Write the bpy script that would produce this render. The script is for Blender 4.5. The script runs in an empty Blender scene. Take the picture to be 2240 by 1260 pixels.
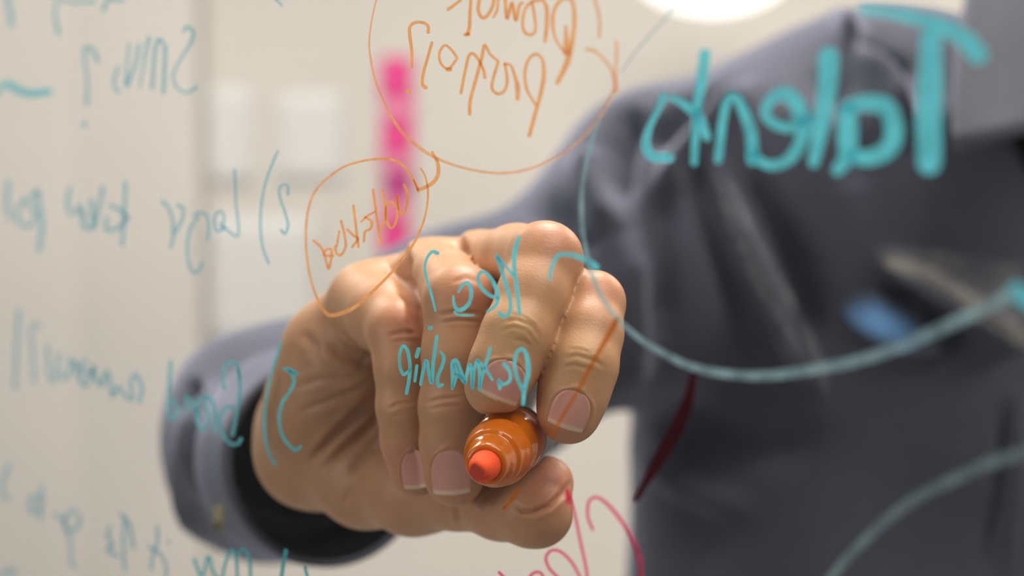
import bpy, bmesh, math, random
import numpy as np
from mathutils import Vector, Matrix
from mathutils.bvhtree import BVHTree

random.seed(4); np.random.seed(4)
scene = bpy.context.scene
COL = scene.collection

# ------------------------------------------------------------------ camera
FPX = 3733.333                       # 60 mm lens on a 36 mm sensor, frame 2240 wide
PITCH = math.atan(210.0 / FPX)
CAM = np.array([0.0, 0.0, 1.35])
RIGHT = np.array([1.0, 0.0, 0.0])
FWD = np.array([0.0, math.cos(PITCH), -math.sin(PITCH)])
UP = np.array([0.0, math.sin(PITCH), math.cos(PITCH)])
cd = bpy.data.cameras.new('camera')
cam = bpy.data.objects.new('camera', cd)
COL.objects.link(cam)
cam.location = CAM
cam.rotation_euler = (math.pi / 2 - PITCH, 0, 0)
cd.lens = 60; cd.sensor_width = 36; cd.clip_start = 0.01
cd.dof.use_dof = True
cd.dof.focus_distance = 0.438
cd.dof.aperture_fstop = 7.3
cd.dof.aperture_blades = 0
scene.camera = cam

# ------------------------------------------------------------------ world, exposure
w = bpy.data.worlds.new('world'); scene.world = w
w.use_nodes = True
w.node_tree.nodes['Background'].inputs[0].default_value = (0.80, 0.86, 1.0, 1)
w.node_tree.nodes['Background'].inputs[1].default_value = 0.27
scene.view_settings.view_transform = 'Standard'
scene.view_settings.look = 'None'
scene.view_settings.exposure = 0.0
scene.view_settings.gamma = 1.0
scene.view_settings.use_curve_mapping = False

# ------------------------------------------------------------------ lamps of the room and an added fill
def area(name, loc, size, energy, color, target=None):
    l = bpy.data.lights.new(name, 'AREA'); l.shape = 'RECTANGLE'
    l.size, l.size_y = size; l.energy = energy; l.color = color
    o = bpy.data.objects.new(name, l); COL.objects.link(o); o.location = loc
    if target is not None:
        d = Vector(target) - Vector(loc)
        o.rotation_euler = d.to_track_quat('-Z', 'Y').to_euler()
    return o
WARM = (1.0, 0.93, 0.84)
area('ceiling_panel', (0.15, 1.15, 2.66), (0.7, 0.5), 38, WARM)
area('ceiling_panel', (-1.4, 2.3, 2.66), (1.2, 0.6), 48, WARM)
area('ceiling_panel', (1.6, 2.3, 2.66), (1.2, 0.6), 48, WARM)
area('ceiling_panel', (0.75, 0.05, 2.66), (1.0, 0.3), 20, WARM)
area('front_fill', (-2.9, -0.9, 1.6), (1.2, 1.4), 30, (1.0, 0.97, 0.93), (0, 0.5, 1.35))  # unseen fill light added on the camera side to brighten the hand's front

# ------------------------------------------------------------------ helpers
def P(px, py, d):
    """point seen at photo pixel (px,py) at depth d along the view axis"""
    px = np.asarray(px, float); py = np.asarray(py, float); d = np.asarray(d, float)
    a = ((px - 1120) / FPX * d)[..., None] * RIGHT
    b = ((630 - py) / FPX * d)[..., None] * UP
    return CAM + d[..., None] * FWD + a + b
def proj(V):
    q = V - CAM
    d = q @ FWD
    return 1120 + (q @ RIGHT) / d * FPX, 630 - (q @ UP) / d * FPX, d

def tag(o, label=None, cat=None, group=None, kind=None):
    if label: o['label'] = label
    if cat: o['category'] = cat
    if group: o['group'] = group
    if kind: o['kind'] = kind
    return o
def empty(name, loc, label=None, cat=None, group=None):
    o = bpy.data.objects.new(name, None); COL.objects.link(o); o.location = loc
    o.empty_display_size = 0.02
    return tag(o, label, cat, group)
def keep_parent(o, parent):
    if parent is not None:
        o.parent = parent
        bpy.context.view_layer.update()
        o.matrix_parent_inverse = parent.matrix_world.inverted()
def mesh_obj(name, verts, faces, mat, parent=None, smooth=True, link=True):
    me = bpy.data.meshes.new(name)
    me.from_pydata([tuple(map(float, v)) for v in verts], [], faces)
    me.update()
    if mat is not None: me.materials.append(mat)
    if smooth: me.polygons.foreach_set('use_smooth', [True] * len(me.polygons))
    o = bpy.data.objects.new(name, me)
    COL.objects.link(o)
    keep_parent(o, parent)
    return o
def big_mesh(name, V, Q, mat, parent=None):
    """fast mesh from numpy verts and quads"""
    me = bpy.data.meshes.new(name)
    me.vertices.add(len(V)); me.vertices.foreach_set('co', V.astype(np.float32).ravel())
    me.loops.add(Q.size); me.loops.foreach_set('vertex_index', Q.astype(np.int32).ravel())
    me.polygons.add(len(Q)); me.polygons.foreach_set('loop_start', np.arange(0, Q.size, Q.shape[1], dtype=np.int32))
    me.update(calc_edges=True); me.validate()
    me.polygons.foreach_set('use_smooth', np.ones(len(me.polygons), bool))
    if mat is not None: me.materials.append(mat)
    o = bpy.data.objects.new(name, me); COL.objects.link(o)
    keep_parent(o, parent)
    return o
def bm_obj(name, bm, mat, parent=None, smooth=False):
    me = bpy.data.meshes.new(name); bm.to_mesh(me); bm.free()
    if mat is not None: me.materials.append(mat)
    if smooth: me.polygons.foreach_set('use_smooth', [True] * len(me.polygons))
    o = bpy.data.objects.new(name, me); COL.objects.link(o); keep_parent(o, parent)
    return o
def box_bm(lo, hi, bevel=0.0, bm=None):
    bm = bm or bmesh.new()
    r = bmesh.ops.create_cube(bm, size=1)
    for v in r['verts']:
        v.co = Vector([lo[i] + (v.co[i] + .5) * (hi[i] - lo[i]) for i in range(3)])
    if bevel:
        es = list({e for v in r['verts'] for e in v.link_edges})
        bmesh.ops.bevel(bm, geom=es, offset=bevel, segments=2, affect='EDGES')
    return bm

def nodes(name):
    m = bpy.data.materials.new(name); m.use_nodes = True
    nt = m.node_tree
    return m, nt, nt.nodes['Principled BSDF'], nt.nodes['Material Output']
def plain(name, col, rough=.6, noise=0.0, scale=8.0, **kw):
    m, nt, b, out = nodes(name)
    b.inputs['Roughness'].default_value = rough
    for k, v in kw.items(): b.inputs[k].default_value = v
    if noise:
        n = nt.nodes.new('ShaderNodeTexNoise'); n.inputs['Scale'].default_value = scale; n.inputs['Detail'].default_value = 4
        mx = nt.nodes.new('ShaderNodeMix'); mx.data_type = 'RGBA'
        mx.inputs[6].default_value = tuple(c * (1 - noise) for c in col) + (1,)
        mx.inputs[7].default_value = tuple(min(1, c * (1 + noise)) for c in col) + (1,)
        tc = nt.nodes.new('ShaderNodeTexCoord')
        nt.links.new(tc.outputs['Object'], n.inputs['Vector'])
        nt.links.new(n.outputs['Fac'], mx.inputs[0]); nt.links.new(mx.outputs[2], b.inputs['Base Color'])
    else:
        b.inputs['Base Color'].default_value = tuple(col) + (1,)
    return m

# ------------------------------------------------------------------ room shell
M_wall = plain('wall_paint', (0.655, 0.63, 0.595), .85, .045, 3.0)
M_dark = plain('slate_paint', (0.07, 0.075, 0.085), .9, .05, 2.0)
M_ceil = plain('ceiling_paint', (0.78, 0.76, 0.72), .9, .02, 2.0)
M_floor = plain('carpet', (0.30, 0.285, 0.27), .95, .2, 60.0)
WY = 3.6
def slab(name, lo, hi, mat):
    o = bm_obj(name, box_bm(lo, hi), mat); o['kind'] = 'structure'; return o
slab('wall_back', (-4.0, WY, 0), (3.2, WY + .12, 2.7), M_wall)
slab('trim_1', (-4.0, WY - .03, 0), (float(CAM[0] + (438 - 1120) / FPX * 3.58), WY, 2.7), plain('grey_panel_paint', (0.665, 0.645, 0.62), .85, .09, 2.2))
slab('wall_right', (3.2, -3.0, 0), (3.32, WY + .12, 2.7), M_wall)
slab('floor', (-4.0, -3.0, -.1), (3.2, WY, 0), M_floor)
slab('ceiling', (-4.0, -3.0, 2.7), (3.2, WY, 2.8), M_ceil)
slab('wall_left', (-4.12, -3.0, 0), (-4.0, WY + .12, 2.7), M_dark)
slab('baseboard_back', (-4.0, WY - .015, 0), (3.2, WY, .1), M_ceil)

# ------------------------------------------------------------------ glass board
GA = math.atan(2470.0 / math.hypot(FPX, 210))          # its horizontal run against the view axis
TG = np.array([-math.sin(GA), math.cos(GA), 0.0])
NG = np.array([-math.cos(GA), -math.sin(GA), 0.0])     # towards the camera side
G0 = P(880, 630, .440)
def on_glass(px, py):
    D = P(px, py, np.ones_like(np.asarray(px, float))) - CAM
    s = ((G0 - CAM) @ NG) / (D @ NG)
    return CAM + D * s[..., None]

m_glass, nt, b, out = nodes('clear_glass')
nt.nodes.remove(b)
tr = nt.nodes.new('ShaderNodeBsdfTransparent'); tr.inputs[0].default_value = (.985, .99, .988, 1)
gl = nt.nodes.new('ShaderNodeBsdfGlossy'); gl.inputs['Roughness'].default_value = 0.02
lw = nt.nodes.new('ShaderNodeLayerWeight'); lw.inputs[0].default_value = .5
pw = nt.nodes.new('ShaderNodeMath'); pw.operation = 'POWER'; pw.inputs[1].default_value = 5; nt.links.new(lw.outputs['Facing'], pw.inputs[0])
fr = nt.nodes.new('ShaderNodeMath'); fr.operation = 'MULTIPLY_ADD'; fr.inputs[1].default_value = .96; fr.inputs[2].default_value = .04; nt.links.new(pw.outputs[0], fr.inputs[0])
mx = nt.nodes.new('ShaderNodeMixShader')
nt.links.new(fr.outputs[0], mx.inputs[0]); nt.links.new(tr.outputs[0], mx.inputs[1]); nt.links.new(gl.outputs[0], mx.inputs[2])
nt.links.new(mx.outputs[0], out.inputs[0])

board = empty('glass_board', (G0[0], G0[1], 0), 'clear glass writing wall covered in teal, orange and red handwriting', 'glass board')
def gp(u, n, z): return G0 * np.array([1, 1, 0]) + TG * u + NG * n + np.array([0, 0, z])
U0, U1, TH = -.47, 1.7, .008
vs = [gp(u, n, z) for u in (U0, U1) for n in (0, TH) for z in (0.0, 2.7)]
pane = mesh_obj('pane', vs, [(0, 1, 3, 2), (4, 6, 7, 5), (0, 4, 5, 1), (2, 3, 7, 6), (0, 2, 6, 4), (1, 5, 7, 3)], m_glass, board, smooth=False)

def ink(name, col, alpha=.9, filt=None, var=.25, transl=.5):
    """marker ink: pigment that scatters on both sides, thin where the pen skipped; filt = dye that tints what lies behind"""
    m, nt, b, out = nodes(name); nt.nodes.remove(b)
    L = nt.links.new
    tc = nt.nodes.new('ShaderNodeTexCoord')
    n = nt.nodes.new('ShaderNodeTexNoise'); n.inputs['Scale'].default_value = 220; n.inputs['Detail'].default_value = 3
    L(tc.outputs['Object'], n.inputs['Vector'])
    di = nt.nodes.new('ShaderNodeBsdfDiffuse'); tl = nt.nodes.new('ShaderNodeBsdfTranslucent')
    ramp = nt.nodes.new('ShaderNodeMix'); ramp.data_type = 'RGBA'
    ramp.inputs[6].default_value = tuple(c * .72 for c in col) + (1,)
    ramp.inputs[7].default_value = tuple(min(1, c * 1.18) for c in col) + (1,)
    L(n.outputs['Fac'], ramp.inputs[0])
    L(ramp.outputs[2], di.inputs[0]); L(ramp.outputs[2], tl.inputs[0])
    body = nt.nodes.new('ShaderNodeMixShader'); body.inputs[0].default_value = transl
    L(di.outputs[0], body.inputs[1]); L(tl.outputs[0], body.inputs[2])
    tp = nt.nodes.new('ShaderNodeBsdfTransparent'); tp.inputs[0].default_value = tuple(filt or (1, 1, 1)) + (1,)
    fin = nt.nodes.new('ShaderNodeMixShader')
    mr = nt.nodes.new('ShaderNodeMapRange')
    mr.inputs['From Min'].default_value = .3; mr.inputs['From Max'].default_value = .7
    mr.inputs['To Min'].default_value = max(0, alpha - var); mr.inputs['To Max'].default_value = min(1, alpha + var * .5)
    L(n.outputs['Fac'], mr.inputs['Value']); L(mr.outputs[0], fin.inputs[0])
    L(tp.outputs[0], fin.inputs[1]); L(body.outputs[0], fin.inputs[2]); L(fin.outputs[0], out.inputs[0])
    return m
I_teal = ink('teal_ink', (.14, .66, .77), .92, (.55, .9, .95), .12)
I_teal_mid = ink('teal_ink_medium', (.36, .55, .62), .56, (.7, .95, 1), .2)
I_teal_thin = ink('teal_ink_thin', (.27, .38, .42), .42, (.8, .97, 1), .15)
I_teal_far = ink('teal_ink_faint', (.24, .52, .64), .62, (.65, .9, 1), .2)
I_teal_brand = ink('teal_ink_brand', (.16, .56, .64), .85, (.6, .9, 1), .15)
I_orange = ink('orange_ink', (1.0, .46, .19), .9, (1, .6, .4), .2)
I_orange_thin = ink('orange_ink_thin', (.95, .48, .26), .65, (1, .75, .6), .2)
I_wet = ink('wet_orange_ink', (.48, .13, .006), .6, (.9, .35, .06), .15)
I_red = ink('red_ink', (.75, .08, .18), .4, (1, .2, .38), .15)
I_maroon = ink('dense_red_ink', (.05, .004, .010), .6, (.3, .02, .05), .2)

def catmull(pts, n=9):
    p = np.array(pts, float)
    if len(p) < 3: 
        t = np.linspace(0, 1, 2 + n)[:, None]; return p[0] * (1 - t) + p[-1] * t
    q = np.vstack([2 * p[0] - p[1], p, 2 * p[-1] - p[-2]])
    out = []
    for i in range(1, len(q) - 2):
        p0, p1, p2, p3 = q[i - 1:i + 3]
        t = np.linspace(0, 1, n, endpoint=False)[:, None]
        out.append(.5 * ((2 * p1) + (-p0 + p2) * t + (2 * p0 - 5 * p1 + 4 * p2 - p3) * t ** 2 + (-p0 + 3 * p1 - 3 * p2 + p3) * t ** 3))
    out.append(p[-1:]); return np.vstack(out)
layer = [0]
def ribbon(pts, wid):
    """flat pen stroke on the far face of the glass: verts, faces"""
    c = catmull(pts)
    w = np.interp(np.linspace(0, 1, len(c)), np.linspace(0, 1, len(np.atleast_1d(wid))), np.atleast_1d(wid)) if np.ndim(wid) else np.full(len(c), float(wid))
    keep = [0]
    for i in range(1, len(c)):
        if np.linalg.norm(c[i] - c[keep[-1]]) > .35 * max(3, w[i]) * .5: keep.append(i)
    c = c[keep]; w = w[keep]
    if len(c) < 2: c = np.vstack([c, c + [[1.5, 0]]]); w = np.array([w[0], w[0]])
    t = np.gradient(c, axis=0); t /= np.linalg.norm(t, axis=1)[:, None] + 1e-9
    nrm = np.stack([-t[:, 1], t[:, 0]], 1)
    capn = 5
    L_, R_ = c + nrm * w[:, None] / 2, c - nrm * w[:, None] / 2
    def cap(cn, tt, nn, r, sgn):
        a = np.linspace(-math.pi / 2, math.pi / 2, capn + 2)[1:-1]
        return [cn + nn * (-sgn) * r * math.sin(x) * 1 + tt * sgn * r * math.cos(x) for x in a]
    ring = list(L_) + cap(c[-1], t[-1], nrm[-1], w[-1] / 2, 1) + list(R_[::-1]) + cap(c[0], t[0], nrm[0], w[0] / 2, -1)
    n = len(c)
    ring = np.array(ring)
    layer[0] += 1
    off = 0.00004 + (layer[0] % 40) * 0.000004
    V = on_glass(ring[:, 0], ring[:, 1]) - NG * off
    F = [(i, i + 1, 2 * n + capn - 2 - i, 2 * n + capn - 1 - i) for i in range(n - 1)]
    F.append(tuple(range(n - 1, n + capn + 1)))
    F.append(tuple([0, 2 * n + capn - 1] + list(range(2 * n + capn, 2 * n + 2 * capn))))
    return V, F
def writing(name, label, mat, crop, strokes, width):
    """one written word or drawn figure; crop = (x0, y0, zoom) of the frame its points were measured in"""
    ox, oy, s = crop
    V, F = [], []
    for st in strokes:
        if isinstance(st, dict): pts, wd = st['p'], st['w']
        else: pts, wd = st, width
        pts = [(ox + x / s, oy + y / s) for x, y in pts]
        v, f = ribbon(pts, wd)
        k = len(V); V += list(v); F += [tuple(i + k for i in ff) for ff in f]
    o = mesh_obj(name, V, F, mat, board, smooth=False)
    tag(o, label)
    return o

C5 = (0, 0, 2.0); C6 = (0, 600, 1.909); C4 = (340, 700, 2.25); C7 = (640, 0, 1.75); C3 = (640, 320, 3.15)
CP = (860, 0, 3.15); C8 = (1340, 0, 1.8); CR = (1060, 560, 1.8); CN = (840, 500, 3.15); CB = (1000, 820, 2.863)
CT = (0, 0, 4.2); CL = (0, 330, 3.404); CW = (0, 660, 2.1); CX = (1250, 0, 3.151)
D_ = lambda p, w: dict(p=p, w=w)

# --- heading and its ring
writing('handwriting', 'large teal handwritten word Talents in mirror writing', I_teal, C8, [
    D_([(1252, 150), (1250, 300), (1245, 480), (1246, 640)], [44, 52, 56, 52]),
    D_([(985, 38), (1080, 48), (1180, 68), (1290, 100), (1380, 150), (1440, 215)], [20, 22, 28, 34, 40, 42]),
    D_([(885, 670), (920, 620), (925, 540), (925, 430)], [26, 36, 44, 40]),
    D_([(925, 420), (1000, 405), (1075, 420), (1105, 490), (1100, 560), (1060, 605), (990, 622), (940, 610)], [30, 36, 40, 40, 40, 38, 34, 30]),
    D_([(850, 225), (848, 320), (825, 470), (790, 640)], [46, 42, 38, 24]),
    D_([(770, 478), (700, 505), (630, 485), (600, 440), (625, 390), (680, 370), (730, 420), (750, 490), (735, 570), (690, 630), (630, 652), (580, 635), (550, 600)], [16, 20, 22, 22, 24, 34, 34, 32, 28, 24, 22, 20, 20]),
    D_([(550, 630), (545, 530), (515, 440), (480, 380), (450, 400), (432, 480), (415, 630)], [26, 26, 22, 18, 18, 18, 18]),
    D_([(362, 215), (350, 320), (330, 440), (320, 640)], [26, 24, 18, 16]),
    D_([(235, 385), (285, 415), (340, 465), (370, 540)], [14, 18, 22, 18]),
    D_([(200, 385), (185, 420), (145, 500), (130, 570), (155, 615), (225, 622)], [20, 12, 14, 20, 22, 20]),
    D_([(700, 470), (800, 470)], 10),
], 20)
writing('drawn_circle', 'large thin teal ring drawn around the word Talents', I_teal_mid, (0, 0, 1.0), [
    D_([(1308, 262), (1290, 320), (1276, 390), (1271, 450), (1274, 510), (1286, 572), (1300, 615), (1317, 652), (1354, 702), (1404, 745), (1460, 778), (1515, 803), (1588, 818), (1671, 822), (1755, 812), (1866, 791), (1977, 755), (2088, 705), (2171, 666), (2225, 635)],
       [7, 9, 11, 12, 12, 12, 12, 12, 13, 14, 16, 18, 19, 20, 21, 22, 23, 24, 25, 26])], 12)
writing('drawn_line', 'faint thin end of the teal ring above the shoulder', I_teal_thin, CX, [
    D_([(760, 0), (640, 130), (540, 240), (430, 370), (340, 500)], [8, 7, 6, 5, 4])], 6)
writing('pen_mark', 'bright teal blot where the ring closes', I_teal, (0, 0, 1.0), [
    D_([(2222, 636), (2262, 664)], [38, 44])], 30)
writing('drawn_line', 'lower right grey teal arc', I_teal_thin, CR, [
    D_([(1350, 1285), (1420, 1195), (1530, 1085), (1650, 985), (1760, 920), (1870, 868), (1990, 815), (2160, 765)], [17, 18, 19, 20, 21, 22, 24, 25])], 14)
writing('drawn_arrow', 'teal arrowhead on the ring beside the raised knuckle', I_teal, CN, [
    D_([(1140, 352), (1150, 280), (1180, 205), (1215, 178), (1290, 182), (1360, 205), (1430, 240), (1465, 268)], [6, 8, 9, 9, 10, 11, 13, 14])], 9)
# --- New ? / Partnership
writing('handwriting', 'teal mirrored word New over the middle finger', I_teal, CN, [
    D_([(928, 60), (905, 130), (893, 230), (905, 350), (920, 480), (930, 585)], [8, 11, 10, 9, 9, 9]),
    D_([(775, 188), (800, 260), (835, 380), (865, 490), (865, 570), (825, 608), (790, 580)], [9, 10, 9, 9, 9, 9, 10]),
    D_([(780, 200), (830, 250), (885, 320)], [9, 6, 7]),
    D_([(785, 480), (730, 462), (670, 410), (645, 345), (670, 298), (715, 320), (760, 390), (783, 470), (765, 530), (710, 572)], [6, 8, 8, 8, 8, 8, 9, 9, 8, 6]),
    D_([(510, 438), (535, 390), (575, 375), (597, 420), (590, 500), (550, 550), (505, 560), (480, 520), (475, 465)], [5, 7, 8, 8, 8, 9, 9, 7, 4]),
    D_([(484, 575), (500, 593), (555, 598), (615, 597)], [6, 5, 5, 4])], 8)
writing('handwriting', 'teal mirrored question mark over the ring finger', I_teal, CN, [
    D_([(365, 170), (330, 160), (295, 200), (278, 270), (295, 360), (325, 460), (350, 565)], [9, 8, 6, 6, 6, 6, 5]),
    D_([(312, 685), (322, 683)], 10)], 6)
writing('handwriting', 'small teal mirrored word Partnership across three fingers', I_teal, CN, [
    D_([(955, 1210), (962, 1120), (985, 1020), (990, 950), (975, 860), (940, 830), (905, 870), (898, 950), (915, 1030), (950, 1110)], [8, 9, 10, 11, 9, 8, 8, 8, 8, 8]),
    D_([(825, 935), (860, 980), (868, 1035), (840, 1068), (800, 1070), (790, 1040), (795, 1105)], [9, 7, 7, 6, 8, 11, 6]),
    D_([(728, 822), (700, 930), (670, 1020), (655, 1105)], 7),
    D_([(640, 910), (690, 960), (743, 1042)], [5, 7, 5]),
    D_([(655, 1105), (655, 1000), (642, 910), (618, 970), (605, 1098)], 7),
    D_([(605, 1098), (600, 1000), (585, 935), (555, 1065)], 7),
    D_([(555, 1065), (530, 990), (495, 910), (468, 930), (470, 1020), (465, 1105)], [6, 7, 8, 9, 9, 5]),
    D_([(470, 1090), (505, 1010), (550, 1062)], 7), D_([(480, 940), (510, 1010), (535, 1030)], 8),
    D_([(385, 848), (408, 890), (395, 950), (365, 1030), (372, 1085), (402, 1075)], [5, 8, 8, 7, 8, 5]),
    D_([(360, 742), (348, 830), (335, 930), (325, 1065), (305, 990), (288, 910), (265, 985), (248, 1075)], [7, 8, 8, 8, 8, 8, 8, 7]),
    D_([(222, 945), (208, 1050)], 7), D_([(235, 830), (220, 882)], 9),
    D_([(150, 1135), (165, 1060), (175, 960), (160, 850), (128, 808), (105, 860), (104, 940), (130, 1005), (180, 970)], [8, 8, 8, 8, 7, 7, 7, 8, 5])], 7)
# --- orange ring, its words, pointers
writing('drawn_circle', 'large orange ring around the words Product project', I_orange_thin, C7, [
    D_([(330, -40), (308, 40), (293, 130), (293, 200), (312, 300), (352, 400), (412, 500), (500, 578), (600, 627), (720, 657), (820, 662), (920, 641), (1030, 590), (1120, 512), (1190, 420), (1228, 345)],
       [4, 4, 4, 5, 5, 5, 8, 8, 6, 6, 6, 6, 6, 6, 7, 7])], 6)
writing('handwriting', 'upper orange mirrored word at the frame edge', I_orange, CP, [
    D_([(378, 65), (420, 35), (465, 0)], [8, 7, 6]), D_([(535, -10), (528, 100), (525, 180), (512, 235)], [7, 8, 8, 9]), D_([(495, 240), (520, 235)], 8),
    D_([(595, -10), (585, 70), (612, 122), (650, 105), (685, 40), (692, -10)], 8), D_([(690, 118), (715, 70), (722, -10)], 6),
    D_([(770, -10), (783, 130), (818, 20), (842, 142), (868, 40), (890, 20)], 8),
    D_([(955, 10), (972, 110), (980, 200), (952, 240), (905, 222), (890, 150), (910, 60), (960, 10), (1010, 5)], 7),
    D_([(1045, 285), (1058, 150), (1055, 50), (1025, -5)], [8, 10, 9, 7]),
    D_([(1130, 570), (1200, 420), (1238, 240), (1247, 100), (1225, 0), (1165, -5), (1112, 60), (1097, 160), (1118, 270), (1180, 365)], [10, 14, 10, 9, 8, 8, 8, 8, 6, 5]),
    D_([(1188, 180), (1192, 360)], [6, 16])], 7)
writing('handwriting', 'orange mirrored word project inside the ring', I_orange, CP, [
    D_([(265, 295), (235, 400), (205, 510), (200, 580), (225, 605)], [7, 7, 7, 7, 10]),
    D_([(440, 400), (405, 350), (360, 312), (325, 345), (315, 400), (340, 455), (385, 470), (430, 415)], 6), D_([(372, 480), (395, 478)], 9),
    D_([(465, 640), (492, 500), (520, 385), (552, 372), (590, 420), (620, 480), (630, 535)], 7),
    D_([(525, 785), (530, 690), (570, 540), (610, 390), (628, 310), (665, 372), (715, 415)], [8, 8, 8, 8, 7, 6, 6]),
    D_([(722, 425), (690, 530), (678, 605), (712, 645), (760, 630), (783, 560), (768, 440)], 7),
    D_([(765, 440), (808, 452), (840, 540), (855, 600), (855, 680)], [6, 6, 8, 12, 9]),
    D_([(935, 935), (975, 790), (1010, 660), (1035, 530), (1030, 430), (1010, 388), (970, 375), (925, 420), (905, 510), (920, 620), (980, 725)], [9, 9, 9, 10, 7, 7, 7, 7, 7, 7, 6])], 7)
writing('handwriting', 'orange mirrored question mark left of project', I_orange, CP, [
    D_([(238, 222), (240, 185), (210, 158), (150, 155), (113, 185), (112, 245), (125, 350), (125, 465)], [8, 7, 7, 7, 7, 8, 7, 6])], 6)
writing('pen_mark', 'round orange dot over the topmost pink note', I_orange, CP, [D_([(102, 629), (106, 631)], 10)], 10)
writing('drawn_arrow', 'orange arrowhead at the right of the large ring', I_orange_thin, CP, [
    D_([(1330, 338), (1390, 355), (1450, 410), (1500, 480), (1525, 560), (1530, 630)], [9, 8, 7, 7, 9, 9]),
    D_([(1535, 290), (1535, 400), (1528, 520), (1530, 630)], [8, 7, 7, 9]),
    D_([(1385, -5), (1408, 80), (1420, 160), (1415, 255)], 8)], 7)
writing('drawn_circle', 'smaller orange oval above the little finger', I_orange, C3, [
    D_([(862, 295), (800, 182), (750, 125), (690, 95), (620, 87), (500, 97), (350, 142), (230, 225), (142, 330), (103, 450), (88, 600), (97, 780), (130, 950), (182, 1080), (225, 1145), (260, 1165), (330, 1152), (430, 1105), (560, 990), (700, 845), (830, 672), (895, 530), (925, 400), (928, 290), (908, 200), (878, 152)],
       [6, 6, 6, 6, 6, 5, 5, 5, 5, 5, 5, 5, 5, 6, 8, 9, 9, 8, 7, 6, 6, 5, 5, 5, 4, 4])], 6)
writing('drawn_arrow', 'small orange hook joining the oval to the ring', I_orange, C3, [
    D_([(958, 40), (995, 110), (1000, 190), (965, 250), (905, 285), (858, 300)], [6, 8, 9, 9, 8, 7]), D_([(830, 230), (865, 315)], [4, 5])], 7)
writing('handwriting', 'orange mirrored slanting word inside the oval', I_orange, C3, [
    D_([(765, 265), (788, 320), (785, 400), (760, 465), (732, 440), (715, 345)], 6),
    D_([(715, 345), (722, 440), (705, 530), (672, 562), (643, 500), (645, 420), (672, 382), (705, 410)], 6),
    D_([(613, 305), (632, 400), (635, 480), (612, 570)], 6),
    D_([(550, 300), (568, 420), (582, 540), (600, 668)], 6),
    D_([(562, 452), (510, 480), (470, 520)], 5), D_([(500, 490), (540, 520), (530, 570), (495, 590), (488, 655)], 6),
    D_([(415, 410), (430, 530), (450, 692)], 6), D_([(375, 575), (410, 610), (445, 640), (408, 692)], 6),
    D_([(330, 515), (352, 600), (362, 690), (330, 748), (300, 740), (288, 690)], 6), D_([(318, 585), (300, 690)], 5),
    D_([(140, 650), (195, 700), (222, 770), (245, 845), (262, 770), (262, 710), (225, 715), (215, 750), (275, 755)], 6)], 6)
# --- wet line under the marker tip
writing('drawn_line', 'fresh orange line slanting down across the index finger', I_wet, (0, 0, 1.0), [
    D_([(1347, 700), (1325, 742), (1297, 790), (1265, 850), (1232, 905), (1204, 956)], [13, 10, 8, 7, 7, 5])], 8)
writing('drawn_line', 'short end of the fresh orange line under the marker', I_wet, (0, 0, 1.0), [D_([(1134, 1068), (1118, 1092), (1101, 1112)], [6, 8, 7])], 8)
# --- red marks
writing('drawn_line', 'thick dark red slash on the shirt front', I_maroon, CB, [
    D_([(1478, -8), (1440, 170), (1385, 310), (1320, 430), (1240, 570), (1170, 690), (1122, 780)], [14, 25, 31, 31, 24, 15, 12])], 16)
writing('drawn_line', 'long dark red curl beside the thumb', I_red, CB, [
    D_([(848, 968), (818, 890), (822, 800), (860, 768), (910, 785), (990, 865), (1080, 990), (1130, 1100), (1150, 1200), (1150, 1280)], [7, 7, 7, 7, 8, 9, 10, 12, 12, 11])], 8)
writing('handwriting', 'pink red looping letters at the lower edge below the thumb', I_red, CB, [
    D_([(688, 722), (730, 850), (770, 1040), (805, 1200), (815, 1280)], [8, 7, 7, 7, 7]), D_([(690, 725), (690, 812)], [9, 6]),
    D_([(775, 1280), (720, 1180), (650, 1110), (590, 1100), (555, 1145), (575, 1210), (640, 1280)], 7),
    D_([(262, 1238), (300, 1275)], 7), D_([(440, 1280), (480, 1240), (520, 1240), (545, 1280)], 7)], 7)
I_pale = ink('pale_film', (.62, .60, .54), .085, None, .07)  # translucent pale bands laid on the glass
writing('pale_mark', 'faint pale streak slanting down from the letters t and n', I_pale, (0, 0, 1.0), [D_([(1562, 385), (1600, 480), (1650, 590), (1710, 700), (1765, 790)], [8, 28, 34, 26, 5])], 20)
writing('pale_mark', 'second faint streak right of the first one', I_pale, (0, 0, 1.0), [D_([(1600, 400), (1670, 540), (1745, 690), (1790, 790), (1812, 880)], [8, 18, 22, 18, 4])], 20)
I_pale2 = ink('pale_film_dense', (.72, .68, .58), .20, None, .14)
writing('pale_mark', 'cream streak beside the blue patch at the right', I_pale2, (0, 0, 1.0), [D_([(1945, 575), (2010, 592), (2090, 635), (2170, 690), (2262, 745)], [22, 34, 32, 40, 50])], 20)
writing('pale_mark', 'grey film above the cream streak', I_pale, (0, 0, 1.0), [D_([(1930, 560), (2050, 590), (2260, 640)], [40, 80, 110])], 20)
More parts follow.
